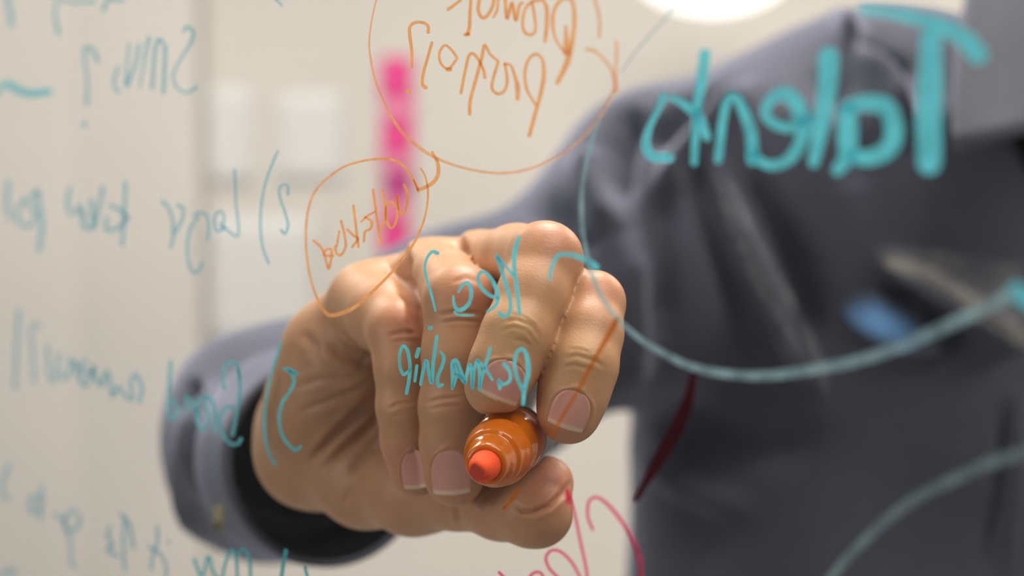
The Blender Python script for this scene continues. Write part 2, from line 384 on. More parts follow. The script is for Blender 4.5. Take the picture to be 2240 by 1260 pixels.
# --- list at the left
writing('handwriting', 'teal mirrored list number three with its bracket', I_teal, C4, [
    D_([(618, 112), (590, 200), (558, 315), (538, 440), (537, 560), (555, 650), (590, 715)], [5, 6, 6, 6, 6, 6, 6]),
    D_([(632, 240), (700, 268), (650, 240)], [7, 9, 8]), D_([(660, 250), (682, 295), (662, 350), (622, 410), (608, 485), (620, 560), (650, 610), (690, 640), (712, 622)], [7, 8, 7, 7, 7, 7, 7, 8, 7])], 7)
writing('handwriting', 'teal mirrored word Brand across the cuffed sleeve', I_teal_brand, C4, [
    D_([(408, 240), (415, 330), (402, 440), (378, 565)], 8), D_([(412, 290), (400, 222), (368, 208), (337, 238), (330, 300), (340, 340)], 7),
    D_([(380, 432), (345, 430), (317, 480), (325, 550), (360, 603), (400, 612), (420, 585)], 8),
    D_([(290, 545), (292, 470), (275, 395), (240, 375)], 8), D_([(245, 380), (208, 400), (200, 460), (215, 525), (240, 532), (258, 480), (245, 410)], 8),
    D_([(215, 470), (185, 420), (150, 375), (155, 455)], 7), D_([(75, 205), (66, 300), (62, 430), (75, 488), (105, 460), (100, 415), (68, 400)], 8)], 7)
writing('handwriting', 'blurred teal mirrored word awareness left of Brand', I_teal_far, CW, [
    D_([(640, 460), (650, 400), (625, 335), (600, 370), (605, 450), (570, 430), (545, 390), (520, 430)], 9),
    D_([(515, 430), (490, 320), (465, 385), (440, 350), (425, 300)], 10), D_([(430, 300), (400, 380), (370, 370), (380, 320), (420, 330)], 10),
    D_([(390, 270), (360, 310), (340, 270), (350, 340)], 10), D_([(320, 260), (310, 340), (290, 355), (275, 330)], 9), D_([(270, 240), (250, 350), (225, 350), (215, 200)], 9)], 9)
writing('handwriting', 'blurred teal mirrored question mark after awareness', I_teal_far, CW, [D_([(185, 110), (150, 105), (140, 150), (150, 250), (155, 370)], 9)], 9)
writing('drawn_line', 'blurred tall teal bar beyond the question mark', I_teal_far, CW, [D_([(85, 40), (75, 180), (68, 400)], 11)], 9)
writing('handwriting', 'teal mirrored list number two with its bracket', I_teal_far, C5, [
    D_([(1213, 662), (1172, 760), (1145, 870), (1137, 980), (1147, 1080), (1173, 1152)], 6),
    D_([(1257, 850), (1258, 820), (1240, 808), (1220, 825), (1222, 862), (1248, 940), (1258, 990), (1243, 1022), (1228, 1005)], [7, 6, 5, 6, 6, 6, 6, 7, 6])], 6)
writing('handwriting', 'teal mirrored word Large right of talent', I_teal_far, C5, [
    D_([(1025, 742), (1030, 880), (1040, 1028), (985, 1000), (960, 980)], 6), D_([(970, 1000), (978, 945), (958, 925), (938, 960), (950, 1010), (985, 995)], 6),
    D_([(908, 1050), (915, 990), (902, 940), (870, 930), (845, 945)], 7), D_([(865, 950), (830, 1000), (817, 1080), (825, 1160), (845, 1193), (868, 1180), (880, 1150)], 7),
    D_([(745, 1080), (762, 1020), (795, 960), (798, 910), (775, 900)], 8), D_([(708, 880), (735, 910), (752, 960), (756, 1020)], 8)], 7)
writing('handwriting', 'blurred teal mirrored word talent in the second line', I_teal_far, CL, [
    D_([(930, 235), (925, 400), (905, 700)], 9), D_([(820, 410), (890, 440), (945, 500)], 9), D_([(945, 500), (880, 570), (790, 590), (790, 500)], 10),
    D_([(760, 270), (735, 420), (700, 570)], 9), D_([(680, 370), (690, 560), (620, 560), (625, 480)], 11), D_([(620, 480), (590, 410), (570, 470)], 10), D_([(520, 280), (500, 380), (520, 470)], 10)], 9)
writing('handwriting', 'blurred teal mirrored word pool at the far left', I_teal_far, CL, [
    D_([(270, 300), (305, 480), (310, 600), (290, 740)], 13), D_([(180, 360), (130, 450), (140, 530), (220, 560), (260, 470), (200, 370)], 11), D_([(60, 230), (50, 380), (70, 500)], 12), D_([(290, 310), (230, 340)], 10)], 10)
writing('handwriting', 'blurred teal mirrored word Smus in the first line', I_teal_far, CT, [
    D_([(1685, 285), (1715, 245), (1765, 285), (1765, 360), (1690, 490), (1610, 630), (1590, 720), (1630, 810), (1720, 850), (1800, 800)], [8, 8, 8, 8, 7, 6, 6, 6, 7, 8]),
    D_([(1500, 850), (1510, 640), (1515, 420)], 9), D_([(1490, 390), (1460, 360), (1425, 450), (1410, 620), (1395, 810)], 9),
    D_([(1365, 350), (1340, 470), (1310, 640), (1280, 810)], [10, 8, 6, 5]), D_([(1275, 410), (1240, 600), (1165, 790)], 8), D_([(1185, 400), (1165, 600), (1155, 780)], [6, 6, 9]),
    D_([(1080, 620), (1050, 720), (1050, 800), (1095, 850)], 8)], 8)
writing('handwriting', 'blurred teal mirrored question mark left of Smus', I_teal_far, CT, [
    D_([(895, 560), (870, 490), (815, 435), (775, 470), (785, 600), (800, 760), (795, 960)], [10, 10, 10, 9, 7, 7, 9]), D_([(765, 1145), (775, 1145)], 12)], 8)
writing('drawn_line', 'bold teal dash at the left edge under the first line', I_teal, CT, [
    D_([(-40, 880), (20, 790), (70, 770), (150, 820), (240, 855), (350, 855), (450, 845)], [8, 12, 15, 18, 17, 16, 14])], 9)
writing('pen_mark', 'blurred teal stroke cut by the upper edge in the left corner', I_teal_far, CT, [D_([(60, -20), (95, 120), (100, 230)], 13)], 9)
writing('handwriting', 'blurred teal hooked letter cut by the upper edge', I_teal_far, CT, [D_([(860, 10), (680, 20), (560, 0), (518, 10), (505, 150), (535, 305)], [8, 8, 8, 8, 8, 12])], 9)
writing('pen_mark', 'blurred teal descender at the upper edge above Smus', I_teal_far, CT, [D_([(1130, 0), (1040, 2), (985, 0), (950, 90)], [8, 8, 9, 10])], 9)
writing('pen_mark', 'short teal tick at the upper edge left of the orange ring', I_teal_far, C5, [D_([(1205, -4), (1230, 22)], 6)], 6)
writing('handwriting', 'teal mirrored letters at the lower edge under the cuff', I_teal, C6, [
    D_([(1192, 1155), (1182, 1210), (1172, 1275)], 9), D_([(1272, 1225), (1285, 1275)], 7),
    D_([(925, 1275), (945, 1190), (968, 1150), (985, 1195), (990, 1275)], 7), D_([(985, 1180), (1015, 1148), (1040, 1195), (1045, 1275)], 7),
    D_([(808, 1190), (840, 1262), (868, 1178), (888, 1240), (912, 1275)], 7)], 7)
writing('handwriting', 'blurred teal mirrored crossed letter left of the sleeve', I_teal_far, CW, [
    D_([(720, 1035), (722, 1100), (700, 1170), (692, 1230)], 8), D_([(680, 1125), (735, 1160), (762, 1220), (760, 1270)], 7), D_([(768, 1105), (776, 1103)], 6)], 8)
writing('handwriting', 'blurred teal mirrored second word of the lowest line', I_teal_far, CW, [
    D_([(555, 975), (585, 1010), (600, 1060), (612, 1130)], 9), D_([(570, 1000), (565, 1100), (572, 1235)], 8), D_([(500, 1040), (495, 1080), (515, 1120), (490, 1140), (540, 1170)], 9)], 8)
writing('handwriting', 'blurred teal mirrored third word of the lowest line with a long tail', I_teal_far, CW, [
    D_([(345, 960), (300, 985), (305, 1050), (350, 1040), (365, 985)], 10), D_([(290, 1000), (320, 1100), (325, 1200), (345, 1215)], 8), D_([(245, 975), (300, 1010)], 8)], 8)
writing('handwriting', 'blurred teal mirrored round letter with a stem near the far end of the lowest line', I_teal_far, CW, [
    D_([(190, 850), (188, 900), (185, 950), (185, 1000)], 9), D_([(186, 905), (140, 900), (145, 965), (185, 950)], 11)], 9)
writing('handwriting', 'blurred teal mirrored letter at the far end of the lowest line', I_teal_far, CW, [D_([(40, 750), (5, 850), (30, 910)], 11)], 9)
writing('pen_mark', 'blurred teal stroke cut by the lower left corner', I_teal_far, CW, [D_([(10, 1250), (60, 1240)], 16)], 9)

# ------------------------------------------------------------------ implicit surfaces
def smin(a, b, k):
    h = np.clip(.5 + .5 * (b - a) / k, 0, 1)
    return b * (1 - h) + a * h - k * h * (1 - h)
class Field:
    def __init__(s, lo, hi, h):
        s.h = h; s.lo = np.array(lo, float)
        s.n = np.ceil((np.array(hi) - s.lo) / h).astype(int) + 1
        s.ax = [s.lo[i] + h * np.arange(s.n[i]) for i in range(3)]
    def full(s, v=1.0): return np.full(s.n, v, np.float32)
    def cone(s, F, a, b, ra, rb, k, sub=False, pad=None):
        """union (or groove) of a tapered capsule into F, touching only its neighbourhood"""
        a = np.asarray(a, float); b = np.asarray(b, float)
        m = max(ra, rb) + (pad if pad is not None else 2.2 * k + 3 * s.h)
        lo = np.minimum(a, b) - m; hi = np.maximum(a, b) + m
        i0 = np.clip(np.floor((lo - s.lo) / s.h).astype(int), 0, s.n); i1 = np.clip(np.ceil((hi - s.lo) / s.h).astype(int) + 1, 0, s.n)
        if np.any(i1 <= i0): return
        sl = tuple(slice(i0[i], i1[i]) for i in range(3))
        X, Y, Z = (s.ax[i][sl[i]].astype(np.float32) for i in range(3))
        X = X[:, None, None] - a[0]; Y = Y[None, :, None] - a[1]; Z = Z[None, None, :] - a[2]
        d = b - a; L2 = float(d @ d) + 1e-12
        t = np.clip((X * d[0] + Y * d[1] + Z * d[2]) / L2, 0, 1)
        D = np.sqrt((X - t * d[0]) ** 2 + (Y - t * d[1]) ** 2 + (Z - t * d[2]) ** 2) - (ra + (rb - ra) * t)
        if sub: F[sl] = -smin(-F[sl], D, k)
        else: F[sl] = smin(F[sl], D.astype(np.float32), k)
def surface_nets(f, F):
    S = F < 0
    nx, ny, nz = F.shape
    cnt = np.zeros((nx - 1, ny - 1, nz - 1), np.int8)
    for i in (0, 1):
        for j in (0, 1):
            for k in (0, 1):
                cnt += S[i:nx - 1 + i, j:ny - 1 + j, k:nz - 1 + k]
    act = np.argwhere((cnt > 0) & (cnt < 8))
    idx = np.full(cnt.shape, -1, np.int64); idx[tuple(act.T)] = np.arange(len(act))
    acc = np.zeros((len(act), 3)); num = np.zeros(len(act))
    c = [(i, j, k) for i in (0, 1) for j in (0, 1) for k in (0, 1)]
    for p in c:
        for ax in range(3):
            if p[ax]: continue
            q = list(p); q[ax] = 1
            a = F[act[:, 0] + p[0], act[:, 1] + p[1], act[:, 2] + p[2]]; b = F[act[:, 0] + q[0], act[:, 1] + q[1], act[:, 2] + q[2]]
            m = (a < 0) != (b < 0)
            t = np.where(m, a / np.where(m, a - b, 1), 0)
            pos = np.array(p, float)[None, :].repeat(len(act), 0); pos[:, ax] += t
            acc[m] += pos[m]; num[m] += 1
    V = f.lo + (act + acc / num[:, None]) * f.h
    Q = []
    for ax in range(3):
        A = np.moveaxis(S, ax, 0); e = np.argwhere(A[:-1] != A[1:])
        i, u, v = e.T
        ok = (u > 0) & (v > 0) & (u < A.shape[1] - 1) & (v < A.shape[2] - 1)
        i, u, v = i[ok], u[ok], v[ok]; s0 = A[i, u, v]
        I = np.moveaxis(idx, ax, 0)
        q = np.stack([I[i, u - 1, v - 1], I[i, u, v - 1], I[i, u, v], I[i, u - 1, v]], 1)
        if ax == 1: s0 = ~s0
        q[~s0] = q[~s0][:, ::-1]
        Q.append(q)
    return V, np.vstack(Q)
def sample(f, F, V):
    g = (V - f.lo) / f.h
    i = np.clip(np.floor(g).astype(int), 0, np.array(F.shape) - 2); t = g - i
    r = 0
    for a in (0, 1):
        for b_ in (0, 1):
            for c in (0, 1):
                r = r + F[i[:, 0] + a, i[:, 1] + b_, i[:, 2] + c] * (t[:, 0] if a else 1 - t[:, 0]) * (t[:, 1] if b_ else 1 - t[:, 1]) * (t[:, 2] if c else 1 - t[:, 2])
    return r
def grad(f, F, V, e):
    g = np.stack([sample(f, F, V + np.eye(3)[i] * e) - sample(f, F, V - np.eye(3)[i] * e) for i in range(3)], 1)
    return g / (np.linalg.norm(g, axis=1)[:, None] + 1e-12)
def relax(V, Q, it, lam=.5):
    E = np.vstack([Q[:, [0, 1]], Q[:, [1, 2]], Q[:, [2, 3]], Q[:, [3, 0]]])
    deg = np.bincount(E.ravel(), minlength=len(V)).astype(float)[:, None]
    for _ in range(it):
        s = np.zeros_like(V)
        for k in range(3):
            s[:, k] = np.bincount(E[:, 0], V[E[:, 1], k], len(V)) + np.bincount(E[:, 1], V[E[:, 0], k], len(V))
        V = V + lam * (s / deg - V)
    return V
def subdivide(o, n=1):
    m = o.modifiers.new('sub', 'SUBSURF'); m.levels = n; m.render_levels = n
    dg = bpy.context.evaluated_depsgraph_get()
    me = bpy.data.meshes.new_from_object(o.evaluated_get(dg))
    o.modifiers.clear(); o.data = me
    me.polygons.foreach_set('use_smooth', np.ones(len(me.polygons), bool))
def verts_of(me):
    a = np.empty(len(me.vertices) * 3, np.float32); me.vertices.foreach_get('co', a); return a.reshape(-1, 3).astype(float)
def normals_of(me):
    a = np.empty(len(me.vertices) * 3, np.float32); me.vertices.foreach_get('normal', a); return a.reshape(-1, 3).astype(float)
def seg_dist(px, py, pts):
    """distance in the picture from every vertex to a polyline, with the run along it 0..1"""
    best = np.full(len(px), 1e9); run = np.zeros(len(px))
    n = len(pts) - 1
    for i in range(n):
        (x0, y0), (x1, y1) = pts[i], pts[i + 1]
        dx, dy = x1 - x0, y1 - y0
        t = np.clip(((px - x0) * dx + (py - y0) * dy) / (dx * dx + dy * dy + 1e-9), 0, 1)
        d = np.hypot(px - x0 - t * dx, py - y0 - t * dy)
        m = d < best; best[m] = d[m]; run[m] = (i + t[m]) / n
    return best, run

# ------------------------------------------------------------------ materials of the person
m_skin, nt, b, out = nodes('skin')
L = nt.links.new
att = nt.nodes.new('ShaderNodeVertexColor'); att.layer_name = 'tone'
n1 = nt.nodes.new('ShaderNodeTexNoise'); n1.inputs['Scale'].default_value = 160; n1.inputs['Detail'].default_value = 5
tc = nt.nodes.new('ShaderNodeTexCoord'); L(tc.outputs['Object'], n1.inputs['Vector'])
mr = nt.nodes.new('ShaderNodeMapRange'); mr.inputs['To Min'].default_value = .86; mr.inputs['To Max'].default_value = 1.14; L(n1.outputs['Fac'], mr.inputs['Value'])
mm = nt.nodes.new('ShaderNodeMix'); mm.data_type = 'RGBA'; mm.blend_type = 'MULTIPLY'; mm.inputs[0].default_value = 1
L(att.outputs['Color'], mm.inputs[6]); L(mr.outputs[0], mm.inputs[7]); L(mm.outputs[2], b.inputs['Base Color'])
b.inputs['Roughness'].default_value = .46
b.inputs['Specular IOR Level'].default_value = .42
b.inputs['Subsurface Weight'].default_value = .22
b.inputs['Subsurface Radius'].default_value = (1, .35, .18)
b.inputs['Subsurface Scale'].default_value = .004
vo = nt.nodes.new('ShaderNodeTexVoronoi'); vo.inputs['Scale'].default_value = 1500; L(tc.outputs['Object'], vo.inputs['Vector'])
bp = nt.nodes.new('ShaderNodeBump'); bp.inputs['Strength'].default_value = .13; bp.inputs['Distance'].default_value = .0003
L(vo.outputs['Distance'], bp.inputs['Height']); L(bp.outputs[0], b.inputs['Normal'])

m_nail, nt, b, out = nodes('nail')
att = nt.nodes.new('ShaderNodeVertexColor'); att.layer_name = 'tone'
nt.links.new(att.outputs['Color'], b.inputs['Base Color'])
b.inputs['Roughness'].default_value = .38; b.inputs['Subsurface Weight'].default_value = .1; b.inputs['Subsurface Scale'].default_value = .002

def cloth(name, c0, c1, sheen=.5, scale=900):
    m, nt, b, out = nodes(name); L = nt.links.new
    tc = nt.nodes.new('ShaderNodeTexCoord')
    n = nt.nodes.new('ShaderNodeTexNoise'); n.inputs['Scale'].default_value = scale; n.inputs['Detail'].default_value = 3
    n2 = nt.nodes.new('ShaderNodeTexNoise'); n2.inputs['Scale'].default_value = 14; n2.inputs['Detail'].default_value = 4
    L(tc.outputs['Object'], n.inputs['Vector']); L(tc.outputs['Object'], n2.inputs['Vector'])
    ad = nt.nodes.new('ShaderNodeMath'); ad.operation = 'ADD'; ad.inputs[1].default_value = 0
    av = nt.nodes.new('ShaderNodeMix'); av.data_type = 'FLOAT'; av.inputs[0].default_value = .5
    L(n.outputs['Fac'], av.inputs[2]); L(n2.outputs['Fac'], av.inputs[3])
    mx = nt.nodes.new('ShaderNodeMix'); mx.data_type = 'RGBA'
    mr = nt.nodes.new('ShaderNodeMapRange'); mr.inputs['From Min'].default_value = .35; mr.inputs['From Max'].default_value = .65
    L(av.outputs[0], mr.inputs['Value']); L(mr.outputs[0], mx.inputs[0])
    mx.inputs[6].default_value = c0 + (1,); mx.inputs[7].default_value = c1 + (1,)
    L(mx.outputs[2], b.inputs['Base Color'])
    b.inputs['Roughness'].default_value = .9; b.inputs['Specular IOR Level'].default_value = .1
    b.inputs['Sheen Weight'].default_value = sheen; b.inputs['Sheen Roughness'].default_value = .45
    b.inputs['Sheen Tint'].default_value = (.72, .76, 1.0, 1)
    return m
M_shirt = cloth('chambray_shirt', (.056, .060, .082), (.100, .105, .136), .55)
M_collar = cloth('chambray_collar', (.075, .078, .094), (.125, .128, .15), .4)
M_lining = plain('black_lining', (.010, .010, .010), .95, **{'Specular IOR Level': .05})
M_tab = plain('khaki_stitching', (.42, .38, .20), .9, .1, 400)

# ------------------------------------------------------------------ the hand
def R(px, d): return px * d / FPX
H = .00085
mk0 = P(1090, 990, .436); mk1 = P(1290, 790, .552)      # the marker's axis, which the fingers close on
ax = mk1 - mk0; ax /= np.linalg.norm(ax)
CH = {
 'pinky': [(800, 662, .520, 84), (845, 692, .499, 81), (878, 728, .4835, 71), (884, 800, .4800, 63), (886, 890, .4800, 60), (894, 965, .4825, 58), (908, 1032, .4860, 56)],
 'ring':  [(938, 598, .515, 70), (975, 618, .490, 72), (1008, 660, .4675, 79), (1002, 770, .4660, 76), (990, 890, .4675, 71), (990, 970, .4700, 69), (994, 1042, .4730, 66)],
 'middle': [(1052, 585, .512, 78), (1130, 572, .482, 79), (1192, 568, .4560, 80), (1165, 650, .4480, 76), (1131, 735, .4420, 77), (1102, 800, .4400, 73), (1084, 844, .4400, 69)],
 'index': [(1170, 650, .505, 74), (1250, 655, .475, 68), (1298, 662, .4560, 66), (1288, 730, .4490, 72), (1272, 800, .4440, 77), (1254, 860, .4430, 74), (1244, 902, .4430, 70)],
}
PALM = [((690, 970, .600, 108), (655, 930, .700, 112)),           # wrist into the sleeve
        ((690, 960, .585, 118), (735, 770, .540, 100)), ((735, 770, .540, 100), (808, 650, .522, 72)),
        ((700, 950, .575, 120), (850, 700, .545, 100)), ((850, 700, .545, 100), (938, 600, .517, 74)),
        ((700, 950, .575, 110), (980, 720, .545, 110)), ((980, 720, .545, 110), (1052, 590, .514, 78)),
        ((980, 760, .545, 110), (1170, 660, .507, 74)), ((1000, 860, .545, 110), (1120, 720, .525, 80)),
        ((668, 1000, .560, 96), (700, 900, .545, 104)), ((700, 900, .545, 104), (770, 780, .528, 92)),    # ulnar edge
        ((700, 990, .565, 105), (800, 1050, .540, 88)), ((800, 1050, .540, 88), (905, 1072, .520, 78)),
        ((800, 900, .560, 120), (960, 960, .540, 120)), ((905, 1072, .520, 78), (1000, 1040, .512, 90))]
THUMB = [(900, 1072, .520, 77), (1000, 1085, .502, 70), (1095, 1105, .486, 72), (1165, 1120, .476, 73), (1180, 1122, .475, 72)]
TIP = [(1176, 1092, .478, 62), (1188, 1068, .478, 60), (1200, 1052, .480, 52)]
allp = [c for ch in CH.values() for c in ch] + [c for p in PALM for c in p] + THUMB + TIP
pts = np.array([P(x, y, d) for x, y, d, r in allp]); rr = np.array([R(r, d) for x, y, d, r in allp])
f = Field((pts - rr[:, None]).min(0) - .006, (pts + rr[:, None]).max(0) + .006, H)
palm = f.full()
for a, c in PALM: f.cone(palm, P(*a[:3]), P(*c[:3]), R(a[3], a[2]), R(c[3], c[2]), .010, pad=.03)
def chain(F, ch, k):
    for a, c in zip(ch[:-1], ch[1:]): f.cone(F, P(*a[:3]), P(*c[:3]), R(a[3], a[2]), R(c[3], c[2]), k, pad=.012)
tot = None
FING = {}
for nm, ch in CH.items():
    F = f.full(.05); chain(F, ch, .003)
    FING[nm] = F
    G = smin(F, palm, .0045)
    tot = G if tot is None else smin(tot, G, .0009)
def carve(pts_, r):
    for a, c in zip(pts_[:-1], pts_[1:]): f.cone(tot, P(*a), P(*c), r, r, .0028, sub=True)
carve([(866, 552, .522), (880, 575, .513), (896, 606, .501), (912, 648, .4870), (924, 700, .4760)], .0036)
carve([(1000, 524, .515), (1020, 560, .497), (1058, 622, .4790), (1090, 690, .4620)], .0017)
F = f.full(.05); chain(F, THUMB, .004)
G = smin(F, palm, .008)
T2 = f.full(.05); chain(T2, TIP, .003)
G = smin(G, T2, .0016)
tot = smin(tot, G, .0012)
f.cone(tot, mk0 - ax * .004, mk0 + ax * .013, .0095, .0097, .0012, sub=True)
f.cone(tot, mk0 + ax * .013, mk0 + ax * .126, .0102, .0102, .0012, sub=True)
V, Q = surface_nets(f, tot)
V = relax(V, Q, 2, .4)
for _ in range(2):
    g = grad(f, tot, V, H); V = V - g * sample(f, tot, V)[:, None] * .9
V = relax(V, Q, 1, .35)
person = big_mesh('person', V, Q, m_skin)
subdivide(person, 1)
me = person.data
V = verts_of(me); N = normals_of(me)
px, py, dd = proj(V)
view = (V - CAM) / np.linalg.norm(V - CAM, axis=1)[:, None]
facing = np.clip(-(view * N).sum(1) * 3, 0, 1)
fd = np.stack([sample(f, FING[k], V) for k in CH], 1)
which = np.where(fd.min(1) < .0025, fd.argmin(1), -1)           # 0 pinky 1 ring 2 middle 3 index, -1 palm and thumb
disp = np.zeros(len(V))
def groove(pts, width, depth, who=None, near=None):
    d, run = seg_dist(px, py, pts)
    fade = np.clip(np.minimum(run, 1 - run) * 4, 0, 1)
    m = facing * fade
    if who is not None: m = m * (which == who)
    if near is not None: m = m * (dd < near)
    disp[:] += -depth * np.exp(-(d / width) ** 2) * m + depth * .35 * np.exp(-((d - 2.1 * width) / (width * 1.1)) ** 2) * m
MMM = .001
# wrinkles over the far finger joints
for pts_, w_, dp in [([(1098, 705), (1130, 700), (1165, 716), (1182, 742)], 5, .30), ([(1092, 728), (1122, 716), (1150, 722), (1180, 762)], 4, .18), ([(1112, 688), (1140, 692), (1176, 716)], 4, .16), ([(1120, 744), (1145, 746), (1162, 760)], 5, .16)]:
    groove(pts_, w_, dp * MMM, 2)
for pts_, w_, dp in [([(1228, 785), (1262, 778), (1300, 790), (1325, 805)], 5, .28), ([(1240, 766), (1268, 766), (1296, 776)], 4, .14), ([(1228, 806), (1256, 798), (1300, 812)], 4, .14)]:
    groove(pts_, w_, dp * MMM, 3)
for pts_, w_, dp in [([(848, 895), (870, 884), (915, 878)], 4, .35), ([(850, 915), (880, 905), (915, 902)], 4, .15)]: groove(pts_, w_, dp * MMM, 0)
for pts_, w_, dp in [([(930, 882), (965, 872), (1020, 868)], 4, .3), ([(935, 896), (975, 889), (1015, 886)], 4, .15)]: groove(pts_, w_, dp * MMM, 1)
for pts_, w_, dp in [([(845, 735), (880, 728), (915, 730)], 5, .35), ([(850, 750), (885, 745), (918, 748)], 4, .2)]: groove(pts_, w_, dp * MMM, 0)
for pts_, w_, dp in [([(955, 690), (1000, 682), (1060, 688)], 5, .3), ([(960, 705), (1005, 700), (1055, 705)], 4, .2), ([(985, 620), (1020, 608), (1055, 622)], 5, .2)]: groove(pts_, w_, dp * MMM, 1)
# palm side creases
for pts_, w_, dp in [([(672, 1020), (720, 965), (775, 910), (830, 862)], 9, 1.7), ([(700, 1035), (750, 985), (800, 940), (836, 905)], 8, 1.5), ([(760, 1040), (795, 1000), (838, 960)], 8, 1.2),
                     ([(650, 900), (700, 885), (760, 862), (815, 835)], 8, .8), ([(640, 850), (700, 830), (760, 830), (818, 815)], 8, .6), ([(700, 745), (745, 775), (790, 790), (822, 785)], 12, 1.6),
                     ([(660, 725), (690, 760), (700, 800)], 10, .7), ([(745, 1120), (765, 1075), (790, 1045)], 7, .4),
                     ([(1003, 1080), (998, 1110), (1004, 1150)], 5, .9), ([(1045, 1065), (1050, 1095), (1052, 1120)], 7, .4), ([(1022, 1065), (1022, 1100), (1026, 1130)], 6, .3)]:
    groove(pts_, w_, dp * MMM, -1)
# crease of the bent thumb joint
groove([(1122, 1098), (1140, 1118), (1165, 1122), (1200, 1108), (1228, 1082), (1250, 1050)], 6, 1.0 * MMM, -1)
# soft knuckle bosses
def boss(x, y, r, h, who):
    d = np.hypot(px - x, py - y); disp[:] += h * np.exp(-(d / r) ** 2) * facing * ((which == who) if who is not None else 1)
boss(880, 700, 34, .3 * MMM, 0); boss(1030, 645, 36, .4 * MMM, 1); boss(1215, 540, 50, .5 * MMM, 2); boss(1135, 715, 40, .5 * MMM, 2); boss(1275, 790, 40, .4 * MMM, 3)

# fingernails: centre, half width, half length, direction towards the tip (picture), finger
NAILS = [('pinky', (908, 1026), 30, 40, (.12, .99), 0), ('ring', (986, 1031), 43, 48, (.06, 1.0), 1), ('middle', (1103, 831), 49, 44, (-.38, .92), 2), ('index', (1249, 894), 43, 42, (-.33, .94), 3)]
def nail_uv(x, y, c, hw, hl, ax):
    a = np.array(ax) / np.hypot(*ax); s = np.array([a[1], -a[0]])
    dx, dy = x - c[0], y - c[1]
    return (dx * s[0] + dy * s[1]) / hw, (dx * a[0] + dy * a[1]) / hl
def nail_halfw(v):
    v = np.asarray(v, float)
    return np.where(v < .1, np.sqrt(np.clip(1 - ((v - .1) / 1.1) ** 2, 0, 1)) ** .9, 1 - .10 * (v - .1) ** 2)
for nm, c, hw, hl, nax, who in NAILS:
    u, v = nail_uv(px, py, c, hw, hl, nax)
    inside = (np.abs(v) < 1.35) & (np.abs(u) < 1.5) & (which == who) & (facing > .05)
    e = np.where(v > 1, np.hypot(np.maximum(np.abs(u) - nail_halfw(np.clip(v, -1, 1)), 0), v - 1), np.abs(u) - nail_halfw(np.clip(v, -1, 1)))
    e = np.where(v < -1, np.hypot(np.abs(u) * .6, v + 1) , e)
    ring_ = np.exp(-((e - .16) / .12) ** 2) * np.where(v > .75, .25, 1.0)
    disp += np.where(inside, .32 * MMM * ring_ - .35 * MMM * np.clip(-e * 4, 0, 1), 0) * facing
V2 = V + N * disp[:, None]
me.vertices.foreach_set('co', V2.astype(np.float32).ravel()); me.update()
# skin tone, painted where the skin itself differs: redder joints and tips, paler palm
base = np.array([.53, .278, .146]); red = np.array([.53, .200, .120]); yel = np.array([.50, .285, .125]); pal = np.array([.48, .250, .130])
C = np.tile(base, (len(V), 1))
def blend(col, wgt): C[:] = C * (1 - wgt[:, None]) + col * wgt[:, None]
blend(pal, (which == -1) * .55)
def spot(x, y, r, col, amt, who=None):
    wgt = amt * np.exp(-(np.hypot(px - x, py - y) / r) ** 2) * (dd < .53)
    if who is not None: wgt = wgt * (which == who)
    blend(col, wgt)
spot(885, 705, 42, red, .75, 0); spot(1035, 645, 48, red, .8, 1); spot(1225, 520, 60, red, .55, 2); spot(1320, 630, 45, red, .6, 3)
spot(1130, 715, 60, yel, .9, 2); spot(1275, 790, 55, yel, .8, 3)
spot(900, 1030, 60, red, .7, 0); spot(985, 1050, 65, red, .65, 1); spot(1075, 880, 50, yel, .4, 2); spot(1240, 945, 45, red, .35, 3)
spot(1200, 1045, 65, red, 1.0, -1); spot(610, 1000, 60, red, .25, -1)
ca = me.color_attributes.new('tone', 'FLOAT_COLOR', 'POINT')
ca.data.foreach_set('color', np.hstack([C, np.ones((len(C), 1))]).astype(np.float32).ravel())
tag(person, 'person in a dark chambray shirt writing on glass with an orange marker', 'person')

